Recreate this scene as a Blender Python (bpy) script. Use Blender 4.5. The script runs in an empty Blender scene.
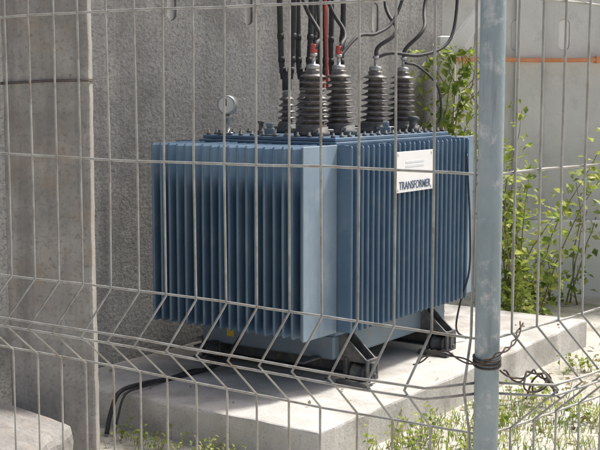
import bpy, bmesh, math, random
from mathutils import Vector, Matrix
random.seed(7)
sc=bpy.context.scene
R=math.radians
# ------------------------------------------------------------ helpers
def link(o,parent=None):
    sc.collection.objects.link(o)
    if parent: o.parent=parent
    return o
def mesh_obj(name,bm,mat,parent=None,smooth=False):
    me=bpy.data.meshes.new(name); bm.normal_update(); bm.to_mesh(me); bm.free()
    if smooth:
        for p in me.polygons: p.use_smooth=True
    for m in (mat if isinstance(mat,(list,tuple)) else [mat]): me.materials.append(m)
    return link(bpy.data.objects.new(name,me),parent)
def empty(name,loc=(0,0,0),rz=0):
    e=bpy.data.objects.new(name,None); e.location=loc; e.rotation_euler=(0,0,rz); return link(e)
def add_box(bm,x0,x1,y0,y1,z0,z1,bev=0.0,mi=0,M=None,seg=1):
    r=bmesh.ops.create_cube(bm,size=1.0)
    vs=r['verts']
    for v in vs:
        v.co=Vector(((x0+x1)/2+v.co.x*(x1-x0),(y0+y1)/2+v.co.y*(y1-y0),(z0+z1)/2+v.co.z*(z1-z0)))
        if M: v.co=M@v.co
    fs=set(f for v in vs for f in v.link_faces)
    if bev>0:
        es=list(set(e for f in fs for e in f.edges))
        rr=bmesh.ops.bevel(bm,geom=es,offset=bev,segments=seg,affect='EDGES',profile=0.5)
        fs=set(f for f in fs if f.is_valid)|set(rr['faces'])
    for f in fs: f.material_index=mi
def add_lathe(bm,prof,M=None,n=20,mi=0):
    rings=[]
    for r,z in prof:
        ring=[]
        for i in range(n):
            a=2*math.pi*i/n
            c=Vector((max(r,1e-4)*math.cos(a),max(r,1e-4)*math.sin(a),z))
            ring.append(bm.verts.new(M@c if M else c))
        rings.append(ring)
    for k in range(len(rings)-1):
        for i in range(n):
            f=bm.faces.new((rings[k][i],rings[k][(i+1)%n],rings[k+1][(i+1)%n],rings[k+1][i])); f.material_index=mi; f.smooth=True
    f=bm.faces.new(rings[0][::-1]); f.material_index=mi
    f=bm.faces.new(rings[-1]); f.material_index=mi
def add_tube(bm,pts,r,n=6,mi=0,smooth=True):
    pts=[Vector(p) for p in pts]
    rings=[]; ref=None
    for i,p in enumerate(pts):
        if i==0: t=pts[1]-p
        elif i==len(pts)-1: t=p-pts[i-1]
        else: t=(pts[i+1]-p).normalized()+(p-pts[i-1]).normalized()
        t.normalize()
        if ref is None:
            ref=Vector((0,0,1)) if abs(t.z)<.9 else Vector((1,0,0))
        u=(ref-t*ref.dot(t)); u.normalize(); ref=u; w=t.cross(u)
        rr=r[i] if isinstance(r,(list,tuple)) else r
        rings.append([bm.verts.new(p+rr*(math.cos(2*math.pi*k/n)*u+math.sin(2*math.pi*k/n)*w)) for k in range(n)])
    for a,b in zip(rings[:-1],rings[1:]):
        for k in range(n):
            f=bm.faces.new((a[k],a[(k+1)%n],b[(k+1)%n],b[k])); f.material_index=mi; f.smooth=smooth
    bm.faces.new(rings[0][::-1]).material_index=mi
    bm.faces.new(rings[-1]).material_index=mi
def spline(pts,k=8):
    P=[Vector(p) for p in pts]; P=[2*P[0]-P[1]]+P+[2*P[-1]-P[-2]]; out=[]
    for i in range(1,len(P)-2):
        for j in range(k):
            t=j/k
            out.append(0.5*((2*P[i])+(-P[i-1]+P[i+1])*t+(2*P[i-1]-5*P[i]+4*P[i+1]-P[i+2])*t*t+(-P[i-1]+3*P[i]-3*P[i+1]+P[i+2])*t**3))
    out.append(P[-2]); return out
# ------------------------------------------------------------ materials
def newmat(name):
    m=bpy.data.materials.new(name); m.use_nodes=True
    nt=m.node_tree; b=nt.nodes['Principled BSDF']; return m,nt,b
def N(nt,t,**k):
    n=nt.nodes.new(t)
    for a,v in k.items():
        if a in n.inputs: n.inputs[a].default_value=v
        else: setattr(n,a,v)
    return n
def noise_mat(name,cols,scale=6,rough=.85,bump=.3,bscale=60,metal=0,detail=8,stops=None,stretch=(1,1,1),stain=None,bdist=.01,streak=None,speck=None,patch=None):
    m,nt,b=newmat(name); L=nt.links
    tc=N(nt,'ShaderNodeTexCoord'); mp=N(nt,'ShaderNodeMapping'); mp.inputs['Scale'].default_value=stretch
    L.new(tc.outputs['Object'],mp.inputs['Vector'])
    nz=N(nt,'ShaderNodeTexNoise',Scale=scale,Detail=detail,Roughness=.65); L.new(mp.outputs[0],nz.inputs['Vector'])
    cr=N(nt,'ShaderNodeValToRGB'); L.new(nz.outputs['Fac'],cr.inputs[0])
    el=cr.color_ramp.elements
    n=len(cols)
    st=stops or [.32+.36*i/(n-1) for i in range(n)]
    el[0].position=st[0]; el[0].color=(*cols[0],1); el[1].position=st[-1]; el[1].color=(*cols[-1],1)
    for i in range(1,n-1):
        e=el.new(st[i]); e.color=(*cols[i],1)
    out=cr.outputs[0]
    def layer(out,vec,col,sc_,lo,hi,det=6):
        n2=N(nt,'ShaderNodeTexNoise',Scale=sc_,Detail=det,Roughness=.68); L.new(vec,n2.inputs['Vector'])
        r2=N(nt,'ShaderNodeValToRGB'); r2.color_ramp.elements[0].position=lo; r2.color_ramp.elements[1].position=hi
        L.new(n2.outputs['Fac'],r2.inputs[0])
        mx=N(nt,'ShaderNodeMix',data_type='RGBA'); L.new(r2.outputs[0],mx.inputs['Factor']); L.new(out,mx.inputs[6]); mx.inputs[7].default_value=(*col,1); return mx.outputs[2]
    if patch: out=layer(out,tc.outputs['Object'],*patch)
    if stain: out=layer(out,tc.outputs['Object'],*stain)
    if speck: out=layer(out,tc.outputs['Object'],*speck,3)
    if streak:
        m3=N(nt,'ShaderNodeMapping'); m3.inputs['Scale'].default_value=(streak[1],streak[1],streak[2]); L.new(tc.outputs['Object'],m3.inputs['Vector'])
        out=layer(out,m3.outputs[0],streak[0],1,streak[3],streak[4])
    L.new(out,b.inputs['Base Color'])
    b.inputs['Roughness'].default_value=rough; b.inputs['Metallic'].default_value=metal
    if bump>0:
        nb=N(nt,'ShaderNodeTexNoise',Scale=bscale,Detail=6,Roughness=.7); L.new(tc.outputs['Object'],nb.inputs['Vector'])
        bp=N(nt,'ShaderNodeBump',Strength=bump,Distance=bdist); L.new(nb.outputs['Fac'],bp.inputs['Height']); L.new(bp.outputs[0],b.inputs['Normal'])
    return m
def leaf_mat(name,c1,c2,c3,scale=14):
    m,nt,b=newmat(name); L=nt.links
    tc=N(nt,'ShaderNodeTexCoord'); nz=N(nt,'ShaderNodeTexNoise',Scale=scale,Detail=3); L.new(tc.outputs['Object'],nz.inputs['Vector'])
    cr=N(nt,'ShaderNodeValToRGB'); L.new(nz.outputs['Fac'],cr.inputs[0]); el=cr.color_ramp.elements
    el[0].position=.35; el[0].color=(*c1,1); el[1].position=.68; el[1].color=(*c3,1); e=el.new(.5); e.color=(*c2,1)
    L.new(cr.outputs[0],b.inputs['Base Color']); b.inputs['Roughness'].default_value=.5
    tr=N(nt,'ShaderNodeBsdfTranslucent'); L.new(cr.outputs[0],tr.inputs[0])
    ms=N(nt,'ShaderNodeMixShader'); ms.inputs[0].default_value=.5
    L.new(b.outputs[0],ms.inputs[1]); L.new(tr.outputs[0],ms.inputs[2]); L.new(ms.outputs[0],nt.nodes['Material Output'].inputs[0])
    return m
M_blue=noise_mat('blue_grey_paint',[(.072,.13,.205),(.096,.165,.25),(.125,.20,.285)],scale=2.2,rough=.34,bump=.05,bscale=40,stain=((.20,.245,.28),9,.54,.85),streak=((.17,.23,.295),16,1.2,.5,.85))
M_bluel=noise_mat('tank_paint_light',[(.15,.205,.26),(.20,.265,.32)],scale=4,rough=.5,bump=.05,bscale=40,stain=((.24,.23,.21),12,.52,.8))
M_panel=noise_mat('pale_panel_paint',[(.175,.25,.33),(.22,.30,.38),(.26,.34,.42)],scale=2.5,rough=.34,bump=.04,bscale=30,stain=((.32,.375,.43),7,.52,.8),streak=((.15,.21,.28),20,1,.52,.85))  # end panels get a paler blue than the fins
M_dark=noise_mat('grimy_steel',[(.05,.055,.06),(.10,.105,.11)],scale=14,rough=.6,bump=.2,bscale=60,stain=((.21,.19,.16),15,.46,.75))
M_porc=noise_mat('brown_porcelain',[(.085,.075,.075),(.14,.125,.12)],scale=20,rough=.38,bump=0,stain=((.30,.29,.28),24,.46,.8))
M_black=noise_mat('black_cable',[(.022,.022,.025),(.05,.05,.053)],scale=20,rough=.6,bump=.1,bscale=90)
M_red=noise_mat('red_insulation',[(.36,.06,.05),(.5,.09,.07)],scale=20,rough=.55,bump=0)
M_steel=noise_mat('zinc_hardware',[(.32,.33,.33),(.5,.5,.5)],scale=30,rough=.4,metal=.7,bump=.1)
M_white=noise_mat('white_enamel',[(.80,.81,.82),(.85,.86,.87)],scale=10,rough=.45,bump=0,stain=((.68,.68,.67),14,.6,.85))
M_ink=noise_mat('blue_ink',[(.05,.085,.15),(.07,.11,.19)],scale=10,rough=.5,bump=0)
M_mark=noise_mat('faded_mark',[(.66,.70,.74),(.70,.74,.78)],scale=10,rough=.5,bump=0)
M_yel=noise_mat('yellow_sticker',[(.6,.42,.03),(.7,.5,.05)],scale=30,rough=.5,bump=0)
M_glass=noise_mat('dial_face',[(.6,.6,.58),(.7,.7,.68)],scale=10,rough=.15,bump=0)
M_wall=noise_mat('rough_cement_render',[(.195,.195,.19),(.265,.262,.255),(.34,.335,.32)],scale=1.6,rough=.95,bump=.55,bscale=42,bdist=.012,patch=((.35,.35,.335),.9,.45,.7),stain=((.145,.145,.14),1.7,.50,.74),speck=((.125,.123,.12),48,.48,.72),streak=((.15,.15,.145),9,.45,.50,.78))
M_wall2=noise_mat('weathered_block_wall',[(.62,.615,.59),(.70,.695,.67),(.76,.755,.735)],scale=2,rough=.95,bump=.5,bscale=30,bdist=.012,stain=((.50,.49,.46),5,.52,.82),streak=((.50,.495,.47),4,.4,.52,.82))
M_plinth=noise_mat('whitewash',[(.85,.835,.80),(.89,.88,.86)],scale=5,rough=.9,bump=.3,bscale=30,stain=((.68,.65,.60),7,.62,.88))
M_pillar=noise_mat('cast_concrete',[(.23,.225,.215),(.315,.305,.29),(.39,.38,.36)],scale=3.5,rough=.95,bump=.6,bscale=45,bdist=.010,patch=((.19,.18,.165),1.6,.46,.66),stain=((.29,.225,.165),2.6,.52,.72),speck=((.17,.165,.155),60,.52,.75),streak=((.16,.155,.15),14,1.0,.5,.8))
M_pad=noise_mat('pad_concrete',[(.42,.41,.39),(.51,.50,.48),(.59,.58,.56)],scale=3,rough=.9,bump=.5,bscale=50,bdist=.008,patch=((.33,.32,.295),1.3,.5,.7),stain=((.33,.31,.28),2.6,.50,.76),speck=((.31,.30,.28),70,.55,.75))
M_galv=noise_mat('galvanised_wire',[(.26,.26,.245),(.42,.42,.40)],scale=25,rough=.55,metal=.3,bump=.1,bscale=200,stain=((.20,.15,.11),14,.52,.75))
M_post=noise_mat('blue_grey_pipe_paint',[(.19,.245,.28),(.26,.325,.36),(.34,.39,.42)],scale=10,rough=.55,bump=.4,bscale=70,bdist=.004,stain=((.50,.52,.52),22,.54,.68),streak=((.14,.17,.19),60,4,.56,.78),stretch=(1,1,.35))
M_rust=noise_mat('rusty_wire',[(.05,.04,.035),(.13,.10,.085)],scale=40,rough=.8,bump=.3,bscale=150,metal=.2)
M_orange=noise_mat('orange_conduit',[(.66,.26,.12),(.74,.34,.18)],scale=8,rough=.6,bump=0)
M_ground=noise_mat('dry_ground',[(.38,.355,.30),(.56,.54,.48),(.70,.68,.62)],scale=2.2,rough=.95,bump=.8,bscale=30,bdist=.02,stain=((.16,.19,.085),3.0,.54,.72),speck=((.28,.25,.20),26,.55,.7))
M_leaf=leaf_mat('bright_leaf',(.15,.23,.04),(.32,.40,.08),(.52,.54,.15))
M_grass=leaf_mat('grass_blade',(.10,.16,.04),(.2,.27,.07),(.38,.38,.15),6)
M_stem=noise_mat('plant_stem',[(.16,.15,.07),(.28,.26,.14)],scale=20,rough=.8,bump=0)
M_litter=leaf_mat('dry_leaf',(.16,.11,.06),(.30,.23,.13),(.5,.43,.27),9)

# ------------------------------------------------------------ transformer (local: x along short side to the right, y to the rear)
CX,CY=.175,5.63
T=empty('power_transformer',(CX,CY,0),R(-34.9))
Z0,Z1=.438,1.338
def add_fin(bm,axis,pos,lo,hi,th,z0,z1,edge):
    n=5; r=th/2; prof=[]
    if edge<0:
        for i in range(n+1):
            a=math.pi/2+math.pi*i/n; prof.append((lo+r+r*math.cos(a),r*math.sin(a)))
        prof+= [(hi,-r),(hi,r)]
    else:
        for i in range(n+1):
            a=-math.pi/2+math.pi*i/n; prof.append((hi-r+r*math.cos(a),r*math.sin(a)))
        prof+= [(lo,r),(lo,-r)]
    ch=.010
    jx=random.uniform(-.0018,.0018); jz=random.uniform(-.0025,.0025); jb=random.uniform(-.0015,.0015)
    rings=[]
    for z,s in ((z0,ch),(z0+ch,0),((z0+z1)/2,0),(z1-ch,0),(z1,ch)):
        ring=[]
        for d,t in prof:
            dd=d
            if s and edge<0: dd=max(d,lo+s*.7) if d<hi-.01 else d
            if s and edge>0: dd=min(d,hi-s*.7) if d>lo+.01 else d
            tt=t*(.5 if s else 1)
            outer=(d<hi-.01) if edge<0 else (d>lo+.01)
            if outer: tt+=jx+(jb if abs(z-(z0+z1)/2)<.1 else 0)
            co=(pos+tt,dd,z+jz) if axis=='y' else (dd,pos+tt,z+jz)
            ring.append(bm.verts.new(co))
        rings.append(ring)
    m=len(prof)
    for a,b in zip(rings[:-1],rings[1:]):
        for k in range(m): bm.faces.new((a[k],a[(k+1)%m],b[(k+1)%m],b[k]))
    bm.faces.new(rings[0][::-1]); bm.faces.new(rings[-1])
WL,WR=.28,.085
WB=.21
LA,LB=.93,1.22
bm=bmesh.new()
nf=18
for i in range(nf):
    x=-.012-(LA-.02)*i/(nf-1)
    add_fin(bm,'y',x,-WL,.0,.015,Z0,Z1,-1)
    add_fin(bm,'y',x,LB,LB+WB,.015,Z0,Z1,1)
bmesh.ops.recalc_face_normals(bm,faces=bm.faces)
mesh_obj('radiator_fins_long',bm,M_blue,T)
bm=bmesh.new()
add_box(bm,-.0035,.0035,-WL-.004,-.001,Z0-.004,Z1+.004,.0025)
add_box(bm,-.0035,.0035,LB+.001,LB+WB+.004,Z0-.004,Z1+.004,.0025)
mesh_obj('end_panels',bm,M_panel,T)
bm=bmesh.new()
nb=25
for i in range(nb):
    y=.008+(LB-.016)*i/(nb-1)
    add_fin(bm,'x',y,0.0005,WR,.015,Z0,Z1,1)
    add_fin(bm,'x',y,-LA-WR,-LA,.015,Z0,Z1,-1)
bmesh.ops.recalc_face_normals(bm,faces=bm.faces)
mesh_obj('radiator_fins_short',bm,M_blue,T)
# tank
bm=bmesh.new()
add_box(bm,-LA+.002,-.004,.002,LB-.002,.44,1.335,.004)
add_box(bm,-LA+.03,-.012,.012,LB-.012,.41,.432,.003)
mesh_obj('tank_body',bm,M_blue,T)
bm=bmesh.new()
add_box(bm,-LA+.06,-.035,.035,LB-.035,.285,.408,.01)
mesh_obj('tank_bottom',bm,M_bluel,T)
bm=bmesh.new()
add_box(bm,-.86,-.012,.012,1.19,1.336,1.352,.003)
add_box(bm,-.845,-.025,.025,1.175,1.3535,1.372,.003)
mesh_obj('tank_lid',bm,M_blue,T)
bm=bmesh.new()
def bolt(x,y,z):
    add_lathe(bm,[(.012,z-.002),(.012,z+.009),(.009,z+.011),(.006,z+.0112),(.006,z+.024)],Matrix.Translation((x,y,0)),8)
for i in range(12):
    x=-.05-.77*i/11
    bolt(x,.045,1.372); bolt(x,1.155,1.372)
for i in range(1,16):
    y=.045+1.11*i/16
    bolt(-.045,y,1.372); bolt(-.825,y,1.372)
mesh_obj('lid_bolts',bm,M_dark,T)
bm=bmesh.new()
for (x,y) in ((-.46,.085),(-.46,1.1),(-.10,.62)):
    add_box(bm,x-.03,x+.03,y-.008,y+.008,1.372,1.41,.003)
    add_box(bm,x-.02,x+.02,y-.0075,y+.0075,1.411,1.44,.006)
    add_box(bm,x-.045,x+.045,y-.03,y+.03,1.3735,1.382,.002)
mesh_obj('lifting_lugs',bm,M_bluel,T)
# HV bushings
def bushing(bm,x,y,z,h,r,n,tilt=0):
    M=Matrix.Translation((x,y,z))@Matrix.Rotation(tilt,4,'Y')
    prof=[(r*.9,0),(r*.9,.022),(r*.62,.028)]
    z0=.036
    st=(h-z0-.03)/n
    for i in range(n):
        rr=r*(1-.20*i/(n-1)); c=r*.50*(1-.12*i/(n-1)); zz=z0+i*st
        prof+=[(c,zz),(rr*.96,zz+st*.10),(rr,zz+st*.2),(rr*.94,zz+st*.32),(c*1.1,zz+st*.66),(c,zz+st*.75)]
    prof+=[(r*.5,h-.03),(r*.42,h-.02)]
    add_lathe(bm,prof,M,26,0)
    add_lathe(bm,[(r*.42,h-.02),(r*.42,h),(r*.3,h+.006),(.010,h+.008),(.010,h+.045),(.018,h+.046),(.018,h+.06),(.008,h+.062),(.008,h+.075)],M,12,1)
    add_lathe(bm,[(r*1.1,-.035),(r*1.1,-.012),(r*.98,-.01),(r*.98,.012)],M,24,2)
    for k in range(4):
        a=math.pi/4+k*math.pi/2
        add_box(bm,-.012,.012,r*.95,r*1.32,-.012,-.002,.002,1,M@Matrix.Rotation(a,4,'Z'))
hv=[(-.28,.20,.03),(-.28,.45,-.01),(-.28,.80,.02),(-.28,1.08,.05)]
bm=bmesh.new()
for x,y,t in hv: bushing(bm,x,y,1.408,.315,.083,8,t)
mesh_obj('high_voltage_bushings',bm,[M_porc,M_steel,M_dark],T)
lv=[(-.62,.46),(-.62,.62),(-.62,.78),(-.62,.94)]
bm=bmesh.new()
for x,y in lv: bushing(bm,x,y,1.408,.20,.05,4)
mesh_obj('low_voltage_bushings',bm,[M_porc,M_steel,M_dark],T)
# cables
bm=bmesh.new(); bmr=bmesh.new()
for k,(x,y) in enumerate(lv):
    for s in (-.017,.017):
        X=x+s*1.3
        pts=spline([(X,y,1.66),(X+s*.3,y+s*.8,1.78),(X+s+random.uniform(-.012,.012),y+random.uniform(-.02,.02),2.1),(X-.02+s,y,2.45),(X-.15,y,2.75),(X-.36,y+.02,2.86)],6)
        add_tube(bm,pts,.0155,8)
        for q in range(3):
            p=pts[2+q*3]; add_tube(bm,[p,p+Vector((0,0,.03))],.0185,8)
    add_tube(bmr if k in(2,) else bm,[(x,y,1.60),(x,y,1.70)],.025,10)
tops=[(x+.37*t,y,1.408+.375) for x,y,t in hv]
for k,(x,y,z) in enumerate(tops):
    tgt=[(-.55,.42,2.6),(-.52,.62,2.6),(-.42,1.2,2.6),(-.30,1.55,2.6)][k]
    add_tube(bm,spline([(x,y,z),(x+.01,y+.01,z+.05),(x-.03+.1*(k>1),y+.10,z+.10+.02*k),(tgt[0]*.6+x*.4,tgt[1]*.6+y*.4,2.1),tgt,(tgt[0]-.3,tgt[1],2.85)],8),.011,8)
add_tube(bm,spline([(-.28,.80,1.77),(-.22,.88,1.80),(-.12,1.02,1.79),(-.05,1.2,1.86),(-.05,1.3,2.05),(-.08,1.36,2.4)],8),.009,8)
add_tube(bm,spline([(-.28,.45,1.77),(-.26,.6,1.88),(-.24,.75,1.90),(-.22,.9,1.98),(-.2,1.0,2.2),(-.2,1.05,2.6)],8),.009,8)
add_tube(bm,spline([(-.25,1.08,1.75),(-.2,1.14,1.73),(-.12,1.22,1.62),(-.12,1.26,1.45),(-.14,1.2,1.375)],8),.007,8)
add_tube(bm,spline([(-.30,.32,1.42),(-.33,.34,1.7),(-.35,.36,2.0),(-.42,.4,2.5)],8),.010,8)
for x,y,z in tops[:2]:
    add_tube(bmr,[(x,y,z-.015),(x,y,z+.02),(x+.003,y,z+.045)],.017,10)
add_tube(bmr,spline([(-.40,.52,1.60),(-.41,.52,1.9),(-.43,.53,2.2),(-.5,.55,2.5)],5),.008,8)
mesh_obj('power_cables',bm,M_black,T); mesh_obj('red_cable_sleeves',bmr,M_red,T)
# gauge
bm=bmesh.new()
gx,gy=-.715,.07
add_lathe(bm,[(.03,1.372),(.03,1.385),(.013,1.388),(.013,1.45),(.02,1.452),(.02,1.47),(.012,1.472),(.012,1.49)],Matrix.Translation((gx,gy,0)),14,0)
Mg=Matrix.Translation((gx,gy,1.525))@Matrix.Rotation(R(22),4,'Z')@Matrix.Rotation(R(90),4,'X')
add_lathe(bm,[(.044,-.03),(.05,-.025),(.05,.02),(.046,.026),(.040,.026)],Mg,24,0)
add_lathe(bm,[(.039,.020),(.039,.0268)],Mg,24,1)
add_box(bm,-.003,.003,-.005,.032,.027,.0285,0,2,Mg)
mesh_obj('oil_temperature_gauge',bm,[M_steel,M_glass,M_dark],T)
bm=bmesh.new()
add_lathe(bm,[(.028,1.372),(.028,1.40),(.022,1.402),(.022,1.44),(.03,1.442),(.03,1.455),(.01,1.46)],Matrix.Translation((-.14,.98,0)),16)
add_lathe(bm,[(.02,1.372),(.02,1.395),(.012,1.397),(.012,1.43),(.018,1.432),(.018,1.445)],Matrix.Translation((-.2,1.12,0)),12)
add_lathe(bm,[(.02,1.372),(.02,1.395),(.012,1.397),(.012,1.43),(.018,1.432),(.018,1.445)],Matrix.Translation((-.56,.15,0)),12)
mesh_obj('filler_valve',bm,M_dark,T)
# undercarriage
bm=bmesh.new()
for yb in (.14,.96):
    x0,x1=-LA-.02,.15
    add_box(bm,x0,x1,yb,yb+.006,.205,.284,.001)
    add_box(bm,x0,x1,yb-.045,yb-.001,.277,.284,.001)
    add_box(bm,x0,x1,yb-.045,yb-.001,.205,.212,.001)
    for xx in (x0+.05,-.02,x1-.012):
        add_box(bm,xx,xx+.008,yb-.043,yb-.002,.2125,.2765,0)
    for xx in (-.034,):
        for yy in (yb-.06,yb+.02):
            v=[bm.verts.new(Vector(c)) for c in ((xx,yy,.285),(xx+.17,yy,.285),(xx,yy,.43),(xx,yy+.01,.285),(xx+.17,yy+.01,.285),(xx,yy+.01,.43))]
            bm.faces.new((v[0],v[1],v[2])); bm.faces.new((v[5],v[4],v[3])); bm.faces.new((v[1],v[4],v[5],v[2])); bm.faces.new((v[0],v[3],v[4],v[1])); bm.faces.new((v[0],v[2],v[5],v[3]))
for xb in (-.80,-.16):
    add_box(bm,xb,xb+.05,-.12,LB+.10,.2855,.296,.002)
bmesh.ops.recalc_face_normals(bm,faces=bm.faces)
mesh_obj('base_channels',bm,M_dark,T)
bm=bmesh.new()
for yb in (.115,.935):
    for xx in (-.84,.07):
        Mw=Matrix.Translation((xx,yb+.005,.2195))@Matrix.Rotation(R(90),4,'Y')
        add_lathe(bm,[(.02,-.045),(.05,-.04),(.05,-.028),(.042,-.022),(.042,.022),(.05,.028),(.05,.04),(.02,.045)],Mw,20)
        add_box(bm,xx-.065,xx-.053,yb-.045,yb+.06,.19,.30,.002)
        add_box(bm,xx+.053,xx+.065,yb-.045,yb+.06,.19,.30,.002)
        add_tube(bm,[(xx-.085,yb+.005,.2195),(xx+.085,yb+.005,.2195)],.011,10)
        add_box(bm,xx-.09,xx+.09,yb-.09,yb-.055,.1705,.196,.004)
mesh_obj('rollers',bm,M_dark,T)
bm=bmesh.new(); add_box(bm,-.70,-.655,.032,.0345,.33,.385)
mesh_obj('warning_sticker',bm,M_yel,T)
bm=bmesh.new()
add_tube(bm,spline([(.10,1.16,1.25),(.115,1.15,1.1),(.12,1.17,.85),(.11,1.19,.6),(.05,1.2,.40),(.02,1.22,.25),(.04,1.3,.185)],6),.006,6)
mesh_obj('earthing_cable',bm,M_black,T)
# sign plate
bm=bmesh.new()
add_box(bm,WR+.001,WR+.005,.405,.79,1.085,1.292,.001)
for y in (.425,.77):
    for z in (1.10,1.278):
        add_box(bm,WR+.005,WR+.008,y-.006,y+.006,z-.006,z+.006,.002,1)
for z in (1.2325,1.212):
    add_box(bm,WR+.0052,WR+.0062,.50,.69,z,z+.010,0,2)
mesh_obj('nameplate',bm,[M_white,M_steel,M_mark],T)
cu=bpy.data.curves.new('nameplate_text','FONT'); cu.body='TRANSFORMER'; cu.size=.058; cu.extrude=.0006; cu.align_x='CENTER'; cu.align_y='CENTER'; cu.offset=.0003
to=bpy.data.objects.new('tmp_text',cu); sc.collection.objects.link(to)
bpy.context.view_layer.update()
dg=bpy.context.evaluated_depsgraph_get(); me=bpy.data.meshes.new_from_object(to.evaluated_get(dg))
w=max(v.co.x for v in me.vertices)-min(v.co.x for v in me.vertices)
for v in me.vertices: v.co.x*=.325/w
bpy.data.objects.remove(to)
me.materials.clear(); me.materials.append(M_ink)
t=bpy.data.objects.new('nameplate_text',me); link(t,T); t.location=(WR+.0066,.5975,1.118); t.rotation_euler=(R(90),0,R(90))

# ------------------------------------------------------------ ground and pad
bm=bmesh.new(); bmesh.ops.create_grid(bm,x_segments=8,y_segments=8,size=150)
mesh_obj('ground',bm,M_ground)
ang=R(-34.9)
bm=bmesh.new()
add_box(bm,-1.6,0,0,3.0,-.10,.17,.012,seg=2)
bmesh.ops.subdivide_edges(bm,edges=[e for e in bm.edges if e.calc_length()>.5],cuts=30,use_grid_fill=True)
for v in bm.verts:
    s=math.sin(v.co.x*13+v.co.y*7)*math.sin(v.co.y*17-v.co.x*5)
    v.co.x+=.006*s+random.uniform(-.002,.002); v.co.y+=.006*s+random.uniform(-.002,.002)
o=mesh_obj('concrete_pad',bm,M_pad); o.location=(.08,4.84,0); o.rotation_euler=(0,0,ang)
# ------------------------------------------------------------ walls
def slots(xs,z,w,h,y0,y1):
    bm=bmesh.new()
    for x in xs:
        pts=[]
        for i in range(9):
            a=math.pi*i/8; pts.append((x+w/2*math.cos(a),z+h/2-w/2+w/2*math.sin(a)))
        for i in range(9):
            a=math.pi+math.pi*i/8; pts.append((x+w/2*math.cos(a),z-h/2+w/2+w/2*math.sin(a)))
        A=[bm.verts.new((p[0],y0,p[1])) for p in pts]; B=[bm.verts.new((p[0],y1,p[1])) for p in pts]
        n=len(pts); bm.faces.new(A); bm.faces.new(B[::-1])
        for k in range(n): bm.faces.new((A[k],B[k],B[(k+1)%n],A[(k+1)%n]))
    bmesh.ops.recalc_face_normals(bm,faces=bm.faces)
    return bm
def wall(name,L,h,th,xs,mat,loc,rz,z,vw,vh):
    bm=bmesh.new(); add_box(bm,0,L,0,th,-.1,h,.01)
    o=mesh_obj(name,bm,mat)
    c=mesh_obj('cut',slots(xs,z,vw,vh,-.2,.03),mat)
    md=o.modifiers.new('b','BOOLEAN'); md.object=c; md.operation='DIFFERENCE'; md.solver='EXACT'
    bpy.context.view_layer.update()
    dg=bpy.context.evaluated_depsgraph_get(); me=bpy.data.meshes.new_from_object(o.evaluated_get(dg))
    o.modifiers.clear(); o.data=me; bpy.data.objects.remove(c)
    o.location=loc; o.rotation_euler=(0,0,rz)
    mesh_obj('vent_inserts',slots(xs,z,vw-.006,vh-.006,.012,.029),M_plinth if mat is M_wall2 else M_pad,o)
    return o
d=Vector((.65,.76)).normalized(); a1=math.atan2(d.y,d.x)
ws=Vector((-1.05,6.2))-d*2.5
W1=wall('rendered_wall',2.5+3.2,3.1,.18,[.55+.62*i for i in range(8)],M_wall,(ws.x,ws.y,0),a1,2.08,.07,.2)
W2=wall('boundary_wall',9,2.32,.18,[.55+.36*i for i in range(22)],M_wall2,(.75,9.2,0),R(-2),2.02,.085,.24)
bm=bmesh.new(); add_box(bm,0,9,-.04,-.002,-.1,.60,.012); o=mesh_obj('whitewashed_plinth',bm,M_plinth,W2)
bm=bmesh.new(); add_box(bm,-.05,9.05,-.04,.22,2.321,2.38,.01)
for i in range(6): add_box(bm,.9+1.75*i,1.1+1.75*i,-.045,-.0415,.61,2.32,.0)
mesh_obj('wall_coping',bm,M_wall2,W2)
bm=bmesh.new()
add_tube(bm,[(.1+.3*i,-.08,1.83+.004*math.sin(i*1.3)) for i in range(30)],.017,10)
for i in range(9): add_box(bm,.5+i*1.0,.53+i*1.0,-.105,-.001,1.805,1.855,.002)
mesh_obj('orange_conduit_pipe',bm,M_orange,W2)
bm=bmesh.new()
add_box(bm,.98,1.10,8.42,8.54,-.1,1.98,.008)
Mb=Matrix.Translation((1.05,8.40,1.86))@Matrix.Rotation(R(38),4,'Y')
add_box(bm,-.05,.05,-.035,.01,0,.6,.006,M=Mb)
mesh_obj('whitewashed_pillar',bm,M_plinth)
# ------------------------------------------------------------ concrete pillar on the left
bm=bmesh.new()
add_box(bm,-.165,.165,-.12,.12,-.1,3.0,.012,seg=2)
bmesh.ops.subdivide_edges(bm,edges=[e for e in bm.edges if e.calc_length()>1],cuts=60,use_grid_fill=True)
for v in bm.verts:
    s=math.sin(v.co.z*5)*.0015+math.sin(v.co.z*31+v.co.x*20)*.0008+random.uniform(-.001,.001)
    v.co.x+=s; v.co.y+=s*.6
cp=mesh_obj('concrete_pillar',bm,M_pillar); cp.location=(-.995,4.72,0); cp.rotation_euler=(0,0,R(7))
bm=bmesh.new()
for zz in (1.638,1.632):
    add_tube(bm,[(-.172,-.127,zz-.01),(0,-.128,zz),(.172,-.127,zz+.003),(.172,.127,zz+.01),(-.172,.127,zz),(-.172,-.127,zz-.01)],.0022,5)
mesh_obj('binding_wire',bm,M_rust,cp)
bm=bmesh.new()
add_box(bm,-.45,.30,-.25,.25,-.1,.42,.03,seg=2)
bmesh.ops.subdivide_edges(bm,edges=[e for e in bm.edges if e.calc_length()>.2],cuts=10,use_grid_fill=True)
for v in bm.verts:
    v.co+=Vector((random.uniform(-1,1),random.uniform(-1,1),random.uniform(-1,1)))*.004
    v.co.z-=max(0,v.co.x+.1)*.28*(v.co.z>.2)
o=mesh_obj('concrete_block',bm,M_pillar); o.location=(-1.22,4.3,0); o.rotation_euler=(0,0,R(-12))

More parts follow.
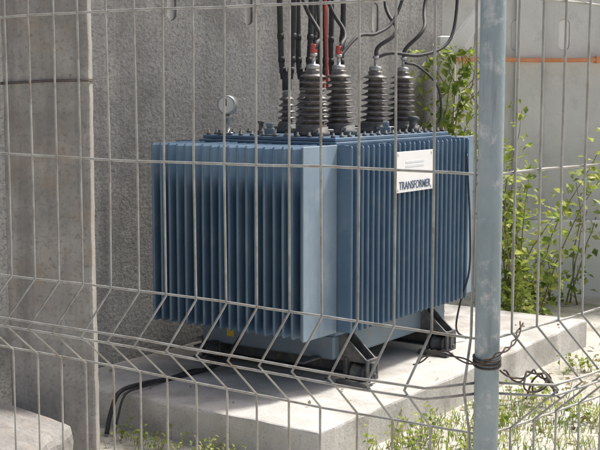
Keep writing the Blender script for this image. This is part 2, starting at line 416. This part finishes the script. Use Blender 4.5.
# ------------------------------------------------------------ fence
ax=Vector((.818,-.576,0)); nx=Vector((-.577,-.816,0))
PX=Vector((.309,1.918,0))
rw=.0023
def panel(bm,base,dirv,nrm,t0,t1,sp,ph):
    prof=[(2.3,0),(1.194,0),(1.11,.09),(1.028,0),(.42,0),(.34,.09),(.26,0),(.04,0)]
    k=t0+ph
    while k<t1:
        j=random.uniform(-.003,.003) if k>t0+.2 else 0
        p=base+dirv*k
        ease=min(1,(k-t0)/.05+.1)
        pts=[]
        for i,(z,o_) in enumerate(prof):
            pts.append(p+nrm*(o_*ease+rw*1.7)+dirv*random.uniform(-.0022,.0022)+Vector((j,0,z)))
            if i in (0,): 
                for zz in (2.04,1.755,1.462): pts.append(p+nrm*(rw*1.7+random.uniform(-.001,.001))+dirv*random.uniform(-.002,.002)+Vector((j,0,zz)))
        add_tube(bm,pts,rw,6)
        k+=sp
    for z,o_ in ((2.3,0),(2.04,0),(1.755,0),(1.462,0),(1.194,0),(1.119,.088),(1.101,.088),(1.028,0),(.74,0),(.42,0),(.34,.09),(.26,0),(.05,0)):
        n=20; pts=[]
        ts=[t0,t0+.025,t0+.05]+[t0+.05+(t1-t0-.05)*i/n for i in range(1,n+1)]
        for t in ts:
            ease=min(1,(t-t0)/.05+.1)
            pts.append(base+dirv*t+nrm*(o_*ease-rw*.3)+Vector((0,0,z+.003*math.sin(t*5+z*9)+.0008*math.sin(t*31+z*50))))
        add_tube(bm,pts,rw*1.05,6)
bm=bmesh.new()
panel(bm,PX,-ax,nx,.018,2.6,.075,.009)
d2=Vector((.69,.724,0)); n2=Vector((.724,-.69,0))
panel(bm,PX,d2,n2,.018,2.0,.075,.05)
FE=mesh_obj('welded_wire_fence',bm,M_galv)
bm=bmesh.new()
add_lathe(bm,[(.0205,-.1),(.0205,2.45),(.012,2.46)],Matrix.Translation(PX),28)
mesh_obj('fence_post',bm,M_post)
for k,q in enumerate((PX-ax*2.62,PX+d2*2.02)):
    bm=bmesh.new(); add_lathe(bm,[(.0205,-.1),(.0205,2.45),(.012,2.46)],Matrix.Translation(q),20); mesh_obj('fence_post',bm,M_post)
# tie wire
bm=bmesh.new()
def twist(path,r,amp,turns,ph=0):
    sp=spline(path,16); pts=[]
    for i,p in enumerate(sp):
        a=turns*2*math.pi*i/len(sp)+ph
        pts.append(p+Vector((math.cos(a)*amp,.3*amp*math.sin(a),math.sin(a)*amp)))
    add_tube(bm,pts,r,5)
for ph in (0,3.1):
    twist([(.20,2.02,1.125),(.235,1.97,1.16),(.285,1.89,1.158),(.325,1.89,1.175),(.355,1.93,1.185),(.375,1.97,1.21)],.0015,.0028,5,ph)
    twist([(.33,1.895,1.145),(.36,1.91,1.125),(.385,1.93,1.135),(.41,1.95,1.12),(.43,1.97,1.10),(.445,1.99,1.075)],.0017,.003,4,ph)
for i in range(3):
    z=1.15+i*.006
    add_tube(bm,[PX+Vector((.0225*math.cos(a),.0225*math.sin(a),z+.004*math.sin(a))) for a in [k*math.pi/8 for k in range(17)]],.0018,5)
for path in ([(.375,1.92,1.135),(.368,1.90,1.115),(.385,1.91,1.105),(.41,1.94,1.11),(.415,1.95,1.125),(.40,1.93,1.13),(.385,1.92,1.12),(.375,1.92,1.09)],
             [(.40,1.93,1.14),(.42,1.94,1.12),(.41,1.95,1.10),(.39,1.93,1.10),(.385,1.92,1.115)]):
    add_tube(bm,spline(path,8),.0017,6)
mesh_obj('rusty_tie_wire',bm,M_rust)
# cable on the pad
bm=bmesh.new()
add_tube(bm,spline([(-.30,6.02,.34),(-.40,5.98,.21),(-.52,5.88,.182),(-.66,5.72,.182),(-.76,5.6,.19),(-.85,5.46,.185),(-.885,5.40,.10),(-.90,5.36,.01)],8),.011,8)
add_tube(bm,spline([(-.30,6.06,.34),(-.42,5.96,.2),(-.55,5.92,.18),(-.62,5.80,.182),(-.74,5.56,.19),(-.82,5.44,.18),(-.85,5.38,.08),(-.86,5.34,.01)],8),.006,8)
mesh_obj('ground_cable',bm,M_black)

# ------------------------------------------------------------ plants
def leaf(bm,p,size,mi=0,asp=.36):
    d=Vector((random.gauss(0,1),random.gauss(0,1),random.gauss(0,.6)-.2)).normalized()
    n=Vector((random.gauss(0,.6),random.gauss(0,.6),1)).normalized()
    s=d.cross(n).normalized(); n=s.cross(d)
    L=size*random.uniform(.6,1.3); W=L*asp
    a=bm.verts.new(p); b=bm.verts.new(p+d*L*.45+s*W+n*L*.1); c=bm.verts.new(p+d*L-n*L*.1); e=bm.verts.new(p+d*L*.45-s*W+n*L*.1)
    m=bm.verts.new(p+d*L*.5)
    for f in ((a,b,m),(b,c,m),(c,e,m),(e,a,m)): bm.faces.new(f).material_index=mi
def plant(name,base,hts,spread,nst,lsize,dens,mats):
    bm=bmesh.new()
    for i in range(nst):
        b=Vector(base)+Vector((random.uniform(-1,1)*spread[0],random.uniform(-1,1)*spread[1],0))
        h=random.uniform(*hts); q=b.copy(); pts=[q.copy()]
        dv=Vector((random.gauss(0,.2),random.gauss(0,.2),1)).normalized()
        n=9
        for k in range(n):
            dv=(dv+Vector((random.gauss(0,.12),random.gauss(0,.12),0))).normalized(); q=q+dv*h/n; pts.append(q.copy())
        add_tube(bm,pts,[.006*(1-.8*k/n)+.001 for k in range(n+1)],4,1)
        for k in range(1,len(pts)):
            for _ in range(int(dens*random.uniform(.1,1.6))):
                leaf(bm,pts[k]+Vector((random.gauss(0,.055),random.gauss(0,.055),random.gauss(0,.05))),lsize)
    return mesh_obj(name,bm,mats)
LM=[M_leaf,M_stem]
plant('leafy_shrub',(1.60,8.35,0),(.9,1.65),(.15,.2),14,.07,10,LM)
plant('leafy_shrub',(2.02,8.8,0),(.3,1.0),(.15,.12),5,.06,6,LM)
plant('leafy_shrub',(2.95,8.5,0),(.6,1.7),(.35,.2),16,.07,8,LM)
plant('leafy_shrub',(1.38,7.9,0),(.2,.45),(.12,.15),6,.05,7,LM)
bm=bmesh.new()
for i in range(9):
    pts=[Vector((1.06+random.uniform(-.06,.06),8.38,0.6))]
    for k in range(10): pts.append(pts[-1]+Vector((random.gauss(.006,.055),random.uniform(-.02,.015),.125)))
    add_tube(bm,pts,.004,4,1)
    for p in pts[4:]:
        for _ in range(6): leaf(bm,p+Vector((random.gauss(0,.08),random.uniform(-.1,0),random.gauss(0,.05))),.075)
mesh_obj('climbing_vine',bm,LM)
def weeds(name,pts,h,mats,n=26,sz=.03):
    bm=bmesh.new()
    for (x,y) in pts:
        for i in range(n):
            p=Vector((x+random.gauss(0,.06),y+random.gauss(0,.05),0)); q=p+Vector((random.gauss(0,.03),random.gauss(0,.03),random.uniform(.4,1)*h))
            add_tube(bm,[p,(p+q)/2+Vector((.005,0,0)),q],.0012,3,1)
            for t in (.5,.75,1): leaf(bm,p.lerp(q,t),sz)
    return mesh_obj(name,bm,mats)
weeds('weed_clump',[(-.60,5.13),(-.45,5.02),(-.3,4.93),(-.78,5.25)],.10,LM,20,.022)
weeds('weed_clump',[(.42,5.0),(.50,5.08),(.58,5.28)],.18,LM,24,.028)
weeds('weed_clump',[(.95,5.5),(1.2,5.9),(1.35,5.6),(.8,5.1),(1.6,6.6),(1.5,7.2)],.12,LM,26,.03)
bm=bmesh.new()
for i in range(24000):
    x=random.uniform(.2,4.0); y=random.uniform(4.6,9.0)
    c=math.sin(x*2.3+y*1.1)+math.sin(y*2.9-x*1.7)+random.gauss(0,.6)
    if c<.35: continue
    if (x-.08)*.82-(y-4.84)*.572<.03: continue
    p=Vector((x,y,0)); h=random.uniform(.02,.07); dx=Vector((random.gauss(0,.5),random.gauss(0,.5),0))*h
    w=Vector((random.uniform(-1,1),random.uniform(-1,1),0)).normalized()*.003
    a=bm.verts.new(p-w); b=bm.verts.new(p+w); m1=bm.verts.new(p+w*.7+dx*.35+Vector((0,0,h*.6))); m2=bm.verts.new(p-w*.7+dx*.35+Vector((0,0,h*.6))); t_=bm.verts.new(p+dx+Vector((0,0,h)))
    bm.faces.new((a,b,m1,m2)); bm.faces.new((m2,m1,t_))
mesh_obj('grass',bm,M_grass)
bm=bmesh.new()
for i in range(1400):
    x=random.uniform(.3,5); y=random.uniform(4.6,9.1)
    if (x-.08)*.82-(y-4.84)*.572<.03: continue
    leaf(bm,Vector((x,y,.012)),.045)
for i in range(60):
    x=random.uniform(-1.5,0);y=random.uniform(0.1,2.8)
    leaf(bm,Vector((.08+x*.82+y*.577,4.84-x*.572+y*.816,.178)),.022)
mesh_obj('leaf_litter',bm,M_litter)

# ------------------------------------------------------------ light, world, camera
sd=Vector((.78,.52,0)).normalized(); el=R(58)
S=Vector((sd.x*math.cos(el),sd.y*math.cos(el),math.sin(el)))
ld=bpy.data.lights.new('sun','SUN'); ld.energy=5.0; ld.angle=R(7); ld.color=(1,.965,.91)
lo=bpy.data.objects.new('sun',ld); link(lo); lo.rotation_euler=(-S).to_track_quat('-Z','Y').to_euler()
w=bpy.data.worlds.new('World'); sc.world=w; w.use_nodes=True; nt=w.node_tree
sk=nt.nodes.new('ShaderNodeTexSky'); sk.sky_type='NISHITA'; sk.sun_disc=False; sk.sun_elevation=el; sk.sun_rotation=math.atan2(sd.x,sd.y)
sk.air_density=1.0; sk.dust_density=7; sk.ozone_density=.5
nt.links.new(sk.outputs[0],nt.nodes['Background'].inputs[0]); nt.nodes['Background'].inputs[1].default_value=.15
cd=bpy.data.cameras.new('camera'); cd.sensor_width=36; cd.lens=71; cd.clip_end=1000; cd.clip_start=.05
co=bpy.data.objects.new('camera',cd); link(co); co.location=(0,0,1.6); co.rotation_euler=(R(83.5),0,0)
sc.camera=co
sc.view_settings.view_transform='Standard'; sc.view_settings.look='None'; sc.view_settings.exposure=0
